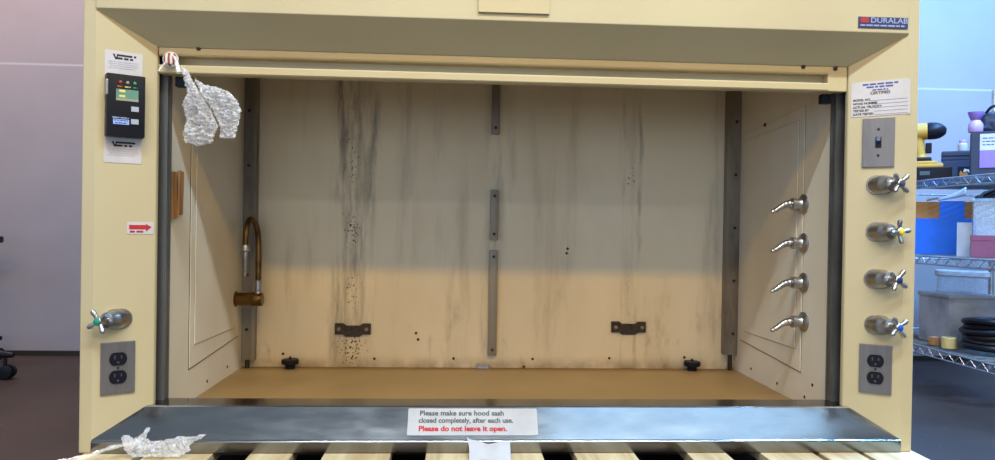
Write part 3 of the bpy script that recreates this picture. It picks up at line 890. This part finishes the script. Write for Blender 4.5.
bm = new(); lathe(bm, [(.016, 0), (.017, .003), (.017, .028), (.012, .032)], Matrix(), 16); obj('jar_body', bm, 'white', wb, smooth=True, local=True)
bm = new(); lathe(bm, [(.013, .032), (.013, .044), (.010, .046)], Matrix(), 16); obj('cap', bm, 'lilac', wb, smooth=True, local=True)
pc = thing('black_tool_bag', 'black bag with a flat brim on top of the tall dark carton', 'bag', (1.895, 1.015, T3 + .168), RZ)
bm = new(); crumple(bm, [(-.075, .004), (.10, .004), (.105, .07), (.09, .098), (.07, .118), (.055, .10), (.05, .085), (-.03, .082), (-.08, .075), (-.085, .068), (-.055, .064), (-.062, .03)], FACE, .006, .018, .008, 30, 5)
obj('bag_body', bm, 'box_dark', pc, local=True, smooth=True)
bm = new(); tube(bm, smooth_path([(-.04, -.02, .075), (-.02, -.028, .098), (.02, -.028, .100), (.045, -.02, .085)], 5), .005, 8); obj('strap', bm, 'black', pc, local=True, smooth=True)

# middle tier ---------------------------------------------------
cb = thing('wrapped_carton', 'brown cardboard carton half wrapped in bright blue on the middle shelf', 'carton', (1.885, 1.235, T2), RZ)
bm = new(); box(bm, -.15, .125, -.06, .06, 0, .212, .002); obj('carton_body', bm, 'card', cb, local=True)
bm = new()
prism(bm, [(-.151, .0), (.126, .0), (.126, .145), (.036, .145), (.036, .214), (-.048, .214), (-.048, .145), (-.151, .145)], FACE, .0602, .063)
obj('blue_wrap', bm, 'bluewrap', cb, 'bright blue wrap over the lower half and middle', local=True)
bm = new(); box(bm, -.048, .036, -.063, .062, .212, .2145, 0); obj('blue_tape', bm, 'bluewrap', cb, local=True)
wh = thing('white_scoop', 'white plastic scoop lying on the wrapped carton of the middle shelf', 'scoop', (1.88, 1.235, T2 + .2145), RZ)
bm = new()
for i in range(9):
    pass
def shell(bm, n=14, m=8):
    g = []
    for i in range(n + 1):
        a = i / n
        row = []
        for j in range(m + 1):
            t = (j / m - .5) * PI * .8
            r = .012 + .026 * a
            row.append(bm.verts.new(V((-.05 + .095 * a, math.sin(t) * r, .002 + .008 * a + math.cos(t) * r * (.8 + .5 * a)))))
        g.append(row)
    for i in range(n):
        for j in range(m): bm.faces.new((g[i][j], g[i + 1][j], g[i + 1][j + 1], g[i][j + 1]))
shell(bm); so = obj('scoop_bowl', bm, 'white', wh, local=True, smooth=True)
md = so.modifiers.new('thickness', 'SOLIDIFY'); md.thickness = .003
bm = new(); tube(bm, smooth_path([(-.048, 0, .016), (-.07, 0, .012), (-.09, 0, .0065)], 5), [.006] * 11, 8); obj('scoop_handle', bm, 'white', wh, local=True, smooth=True)
bb = thing('black_pouch', 'slumped black pouch behind the clear bin on the middle shelf', 'pouch', (2.215, 1.47, T2), RZ)
bm = new(); crumple(bm, [(-.07, .004), (.13, .004), (.135, .18), (.12, .262), (.06, .285), (.0, .278), (-.05, .245), (-.07, .12)], FACE, .009, .04, .014, 18, 8); obj('pouch_body', bm, 'fabric', bb, local=True, smooth=True)
bm = new(); tube(bm, smooth_path([(-.02, -.03, .255), (.02, -.045, .275), (.07, -.045, .28), (.1, -.03, .262)], 5), .006, 8); obj('strap', bm, 'black', bb, local=True, smooth=True)
ck = thing('clear_bin', 'open clear plastic bin at the right of the middle shelf', 'bin', (1.885, 1.0, T2), RZ)
bm = new()
for (a0, a1, c0, c1) in ((-.072, .105, -.064, -.061), (-.072, .105, .061, .064), (-.075, -.072, -.064, .064), (.105, .108, -.064, .064)):
    box(bm, a0, a1, c0, c1, 0, .212, 0)
box(bm, -.075, .108, -.064, .064, 0, .003, 0)
obj('bin_body', bm, 'clearbin', ck, local=True)
bm = new(); tube(bm, [(-.078, -.067, .212), (.111, -.067, .212), (.111, .067, .212), (-.078, .067, .212), (-.078, -.067, .212)], .005, 8); obj('rim', bm, 'clearbin', ck, local=True)
bm = new(); box(bm, .02, .07, -.0665, -.064, .192, .207, .001); obj('name_tab', bm, 'white', ck, local=True)
for k in range(4):
    bm = new(); box(bm, -.062, .095, -.0006, .0006, 0, .115 + .012 * k, 0, Matrix.Rotation(-.12 + .02 * k, 4, 'X'))
    mesh_thing('paper_sheet', bm, 'paper', 'white paper sheet standing in the clear plastic bin', 'paper', (1.885 + .010 * k * .56, 1.0 + .010 * k * .83, T2 + .0045), RZ, 'paper sheets in the clear bin')
bm = new(); box(bm, -.030, .018, -.001, .001, 0, .128, 0, Matrix.Rotation(-.05, 4, 'X'))
mesh_thing('white_card', bm, 'paper', 'white card leaning upright between the blue wrap and the clear bin', 'card', (1.790, 1.028, T2), RZ)
mb = thing('maroon_carton', 'low maroon carton in front of the clear bin on the middle shelf', 'carton', (1.812, .925, T2), RZ)
bm = new(); box(bm, -.065, .10, -.018, .018, 0, .080, .002); obj('carton_body', bm, 'maroon', mb, local=True)
bm = new(); box(bm, -.066, .101, -.019, .019, .062, .0815, .001); obj('carton_lid', bm, 'maroon', mb, local=True)

# bottom tier ---------------------------------------------------
tb = thing('storage_tub', 'storage tub with a white lid at the back of the bottom shelf', 'tub', (2.12, 1.50, T1), RZ)
bm = new(); prism(bm, rounded_rect(.19, .12, .02), Matrix(), 0, .250); obj('tub_body', bm, 'clearbin', tb, local=True)
bm = new(); prism(bm, rounded_rect(.205, .13, .022), Matrix(), .250, .274); obj('lid', bm, 'white', tb, 'white lid', local=True, bevel=.004)
gb = thing('grey_bin', 'large grey plastic box with one corner forward on the bottom shelf', 'box', (1.905, 1.215, T1), -.60 + .62)
bm = new(); box(bm, -.11, .085, -.09, .09, 0, .190, .006); obj('box_body', bm, 'greybin', gb, local=True)
bm = new(); box(bm, -.114, .089, -.094, .094, .184, .200, .005); obj('box_lid', bm, 'greybin', gb, local=True)
rl = thing('tape_roll', 'cream tape roll on the bottom shelf before the grey box', 'tape roll', (1.765, 1.075, T1), RZ)
bm = new(); lathe(bm, [(.024, 0), (.026, .002), (.026, .040), (.024, .042)], Matrix(), 22); obj('roll_body', bm, 'roll', rl, local=True, smooth=True)
bm = new(); lathe(bm, [(.012, .0415), (.012, .0428)], Matrix(), 18); obj('core', bm, 'card', rl, local=True)
rl2 = thing('yellow_roll', 'pale roll standing left of the cream tape roll on the bottom shelf', 'tape roll', (1.755, 1.145, T1), RZ)
bm = new(); lathe(bm, [(.018, 0), (.020, .002), (.020, .030), (.018, .032)], Matrix(), 22); obj('roll_body', bm, 'card', rl2, local=True, smooth=True)
bm = new(); lathe(bm, [(.009, .0315), (.009, .0328)], Matrix(), 18); obj('core', bm, 'white', rl2, local=True)
co = thing('hose_coil', 'coiled black hose at the right of the bottom shelf', 'hose', (1.86, .975, T1), RZ)
bm = new(); pts = []
for k in range(6 * 24 + 1):
    a = 2 * PI * k / 24; t = k / 24
    r = .088 + .008 * math.sin(t * 2.3)
    pts.append((r * math.cos(a), r * math.sin(a), .013 + .0185 * t + .003 * math.sin(a * 2 + t)))
tube(bm, pts, .0115, 8); obj('hose_loops', bm, 'black', co, local=True, smooth=True)
bm = new(); lathe(bm, [(.013, 0), (.013, .03), (.009, .032), (.009, .045)], Matrix.Translation(pts[-1]) @ Matrix.Rotation(-1.3, 4, 'X'), 12); obj('brass_end', bm, 'chrome', co, local=True, smooth=True)

# ------------------------------------------------------------------ office chair at the left edge
ch = thing('office_chair', 'black swivel chair at the left edge by the far wall', 'chair', (-2.292, 1.36, 0), .0)
bm = new(); lathe(bm, [(.03, .075), (.04, .085), (.04, .12), (.025, .13)], Matrix(), 18); obj('hub', bm, 'black', ch, local=True, smooth=True)
for k in range(5):
    a = 2 * PI * k / 5
    R = Matrix.Rotation(a, 4, 'Z')
    bm = new(); tube(bm, [R @ V((.02, 0, .100)), R @ V((.15, 0, .096)), R @ V((.38, 0, .098)), R @ V((.435, 0, .094))], [.022, .019, .016, .010], 10)
    lg = obj('base_leg', bm, 'black', ch, local=True, smooth=True)
    bm = new()
    for dy in (-.016, .016):
        lathe(bm, [(.018, -.009), (.027, -.007), (.028, 0), (.027, .007), (.018, .009)], R @ Matrix.Translation((.41, dy, .028)) @ RX, 18)
    tube(bm, [R @ V((.40, 0, .028)), R @ V((.405, 0, .06)), R @ V((.405, 0, .085))], .007, 8)
    obj('caster', bm, 'black', lg, local=True, smooth=True)
bm = new(); lathe(bm, [(.024, .12), (.024, .26), (.016, .262), (.016, .41)], Matrix(), 14); obj('gas_column', bm, 'black', ch, local=True, smooth=True)
bm = new(); prism(bm, rounded_rect(.41, .46, .09, 6), Matrix(), .41, .48); obj('seat', bm, 'fabric', ch, local=True, bevel=.02, smooth=True)
bm = new(); prism(bm, rounded_rect(.42, .50, .09, 6, 0, .80), Matrix(((0, 0, 1, -.26), (1, 0, 0, 0), (0, 1, 0, 0), (0, 0, 0, 1))), 0, .06); obj('backrest', bm, 'fabric', ch, local=True, bevel=.02, smooth=True)
bm = new(); tube(bm, smooth_path([(-.12, 0, .42), (-.24, 0, .42), (-.265, 0, .48), (-.25, 0, .62)], 5), .018, 10); obj('back_stem', bm, 'black', ch, local=True, smooth=True)
for s in (-1, 1):
    bm = new(); tube(bm, smooth_path([(.02, s * .20, .43), (.02, s * .26, .44), (.02, s * .265, .48), (.02, s * .265, .53)], 5), .014, 10)
    box(bm, -.10, .215, s * .265 - .035, s * .265 + .035, .525, .555, .012); obj('armrest', bm, 'black', ch, local=True, smooth=True)

# small scraps on the floor, right
for x, y, a, w in ((1.98, 1.0, .4, .05), (1.80, .86, 1.2, .03), (1.62, 1.02, 2.0, .025)):
    pass

# ------------------------------------------------------------------ camera
f = 720.0
cam = bpy.data.cameras.new('camera'); co_ = bpy.data.objects.new('camera', cam); COL.objects.link(co_)
cam.sensor_width = 36; cam.sensor_fit = 'HORIZONTAL'; cam.lens = f * 36 / 995; cam.clip_start = .01
yaw, pitch, roll = .056, -.0075, .016
fw = V((math.sin(yaw) * math.cos(pitch), math.cos(yaw) * math.cos(pitch), math.sin(pitch)))
r = V((math.cos(yaw), -math.sin(yaw), 0)); u = r.cross(fw)
c_, s_ = math.cos(roll), math.sin(roll)
r2 = c_ * r + s_ * u; u2 = -s_ * r + c_ * u
L = V((-.1198, -1.5734, .6386))
co_.matrix_world = Matrix(((r2.x, u2.x, -fw.x, L.x), (r2.y, u2.y, -fw.y, L.y), (r2.z, u2.z, -fw.z, L.z), (0, 0, 0, 1)))
scene.camera = co_

# ------------------------------------------------------------------ light
def area(name, loc, target, sx, sy, power, col):
    l = bpy.data.lights.new(name, 'AREA'); l.shape = 'RECTANGLE'; l.size = sx; l.size_y = sy; l.energy = power; l.color = col
    o = bpy.data.objects.new(name, l); COL.objects.link(o); o.location = loc
    d = (V(target) - V(loc)).normalized()
    o.rotation_euler = d.to_track_quat('-Z', 'Y').to_euler()
    return o


area('skylight_panel', (1.28, -.60, 2.8), (1.28, -.60, 0), 1.7, .9, 13.5, (.39, .68, 1.0))
area('ceiling_lamp_near', (.25, -1.38, 2.8), (.25, -1.38, 0), 2.6, .12, 106, (.78, .91, 1.0))
area('ceiling_lamp_second_row', (0.3, -2.42, 2.78), (0.3, -2.42, 0), 4.0, .22, 102, (1.0, .56, .02))
area('ceiling_lamp_third_row', (.3, -4.55, 2.78), (.3, -4.55, 0), 4.5, .22, 36, (1.0, .96, .98))
area('wall_wash_right', (2.7, 1.25, 2.6), (2.7, 1.25, 0), 1.4, .2, 84, (.14, .36, .9))  # added blue wash for the right end of the back wall
area('shelf_fill_right', (2.0, .1, 2.7), (1.9, .5, 0), 1.0, .3, 210, (.18, .48, 1.0))  # extra blue fill, added to tint the shelf items and right floor
area('wall_wash_left', (-2.3, 1.45, 2.6), (-2.3, 1.45, 0), 1.4, .2, 46, (1, .72, .66))  # added wash that lifts the upper left wall, not a known lamp
area('cool_fill_right', (4.6, -2.2, 1.6), (1.0, 1.2, .9), 2.4, 2.4, 14, (.42, .72, 1.0))  # cool fill added from the right, not an actual door
area('front_fill', (-.5, -6.8, 1.0), (0, 0, .8), 4.0, 1.7, 60, (.80, .92, 1.0))  # broad low fill added behind the camera to even out the chamber
area('cool_fill_left', (-4.2, -4.2, 1.7), (.6, .3, .9), 2.5, 2.0, 46, (.34, .60, 1.0))  # blue fill added for the right liner and soffit; no window there
w = bpy.data.worlds.new('world'); scene.world = w; w.use_nodes = True
w.node_tree.nodes['Background'].inputs[0].default_value = (.66, .82, 1.0, 1)
w.node_tree.nodes['Background'].inputs[1].default_value = .43

vs = scene.view_settings
scene.display_settings.display_device = 'sRGB'
vs.view_transform = 'Standard'; vs.look = 'None'; vs.exposure = 0.0; vs.gamma = 1.0
try: vs.use_curve_mapping = False
except Exception: pass

# ids used only while building
for o in bpy.data.objects:
    if 'origin' in o.keys(): del o['origin']
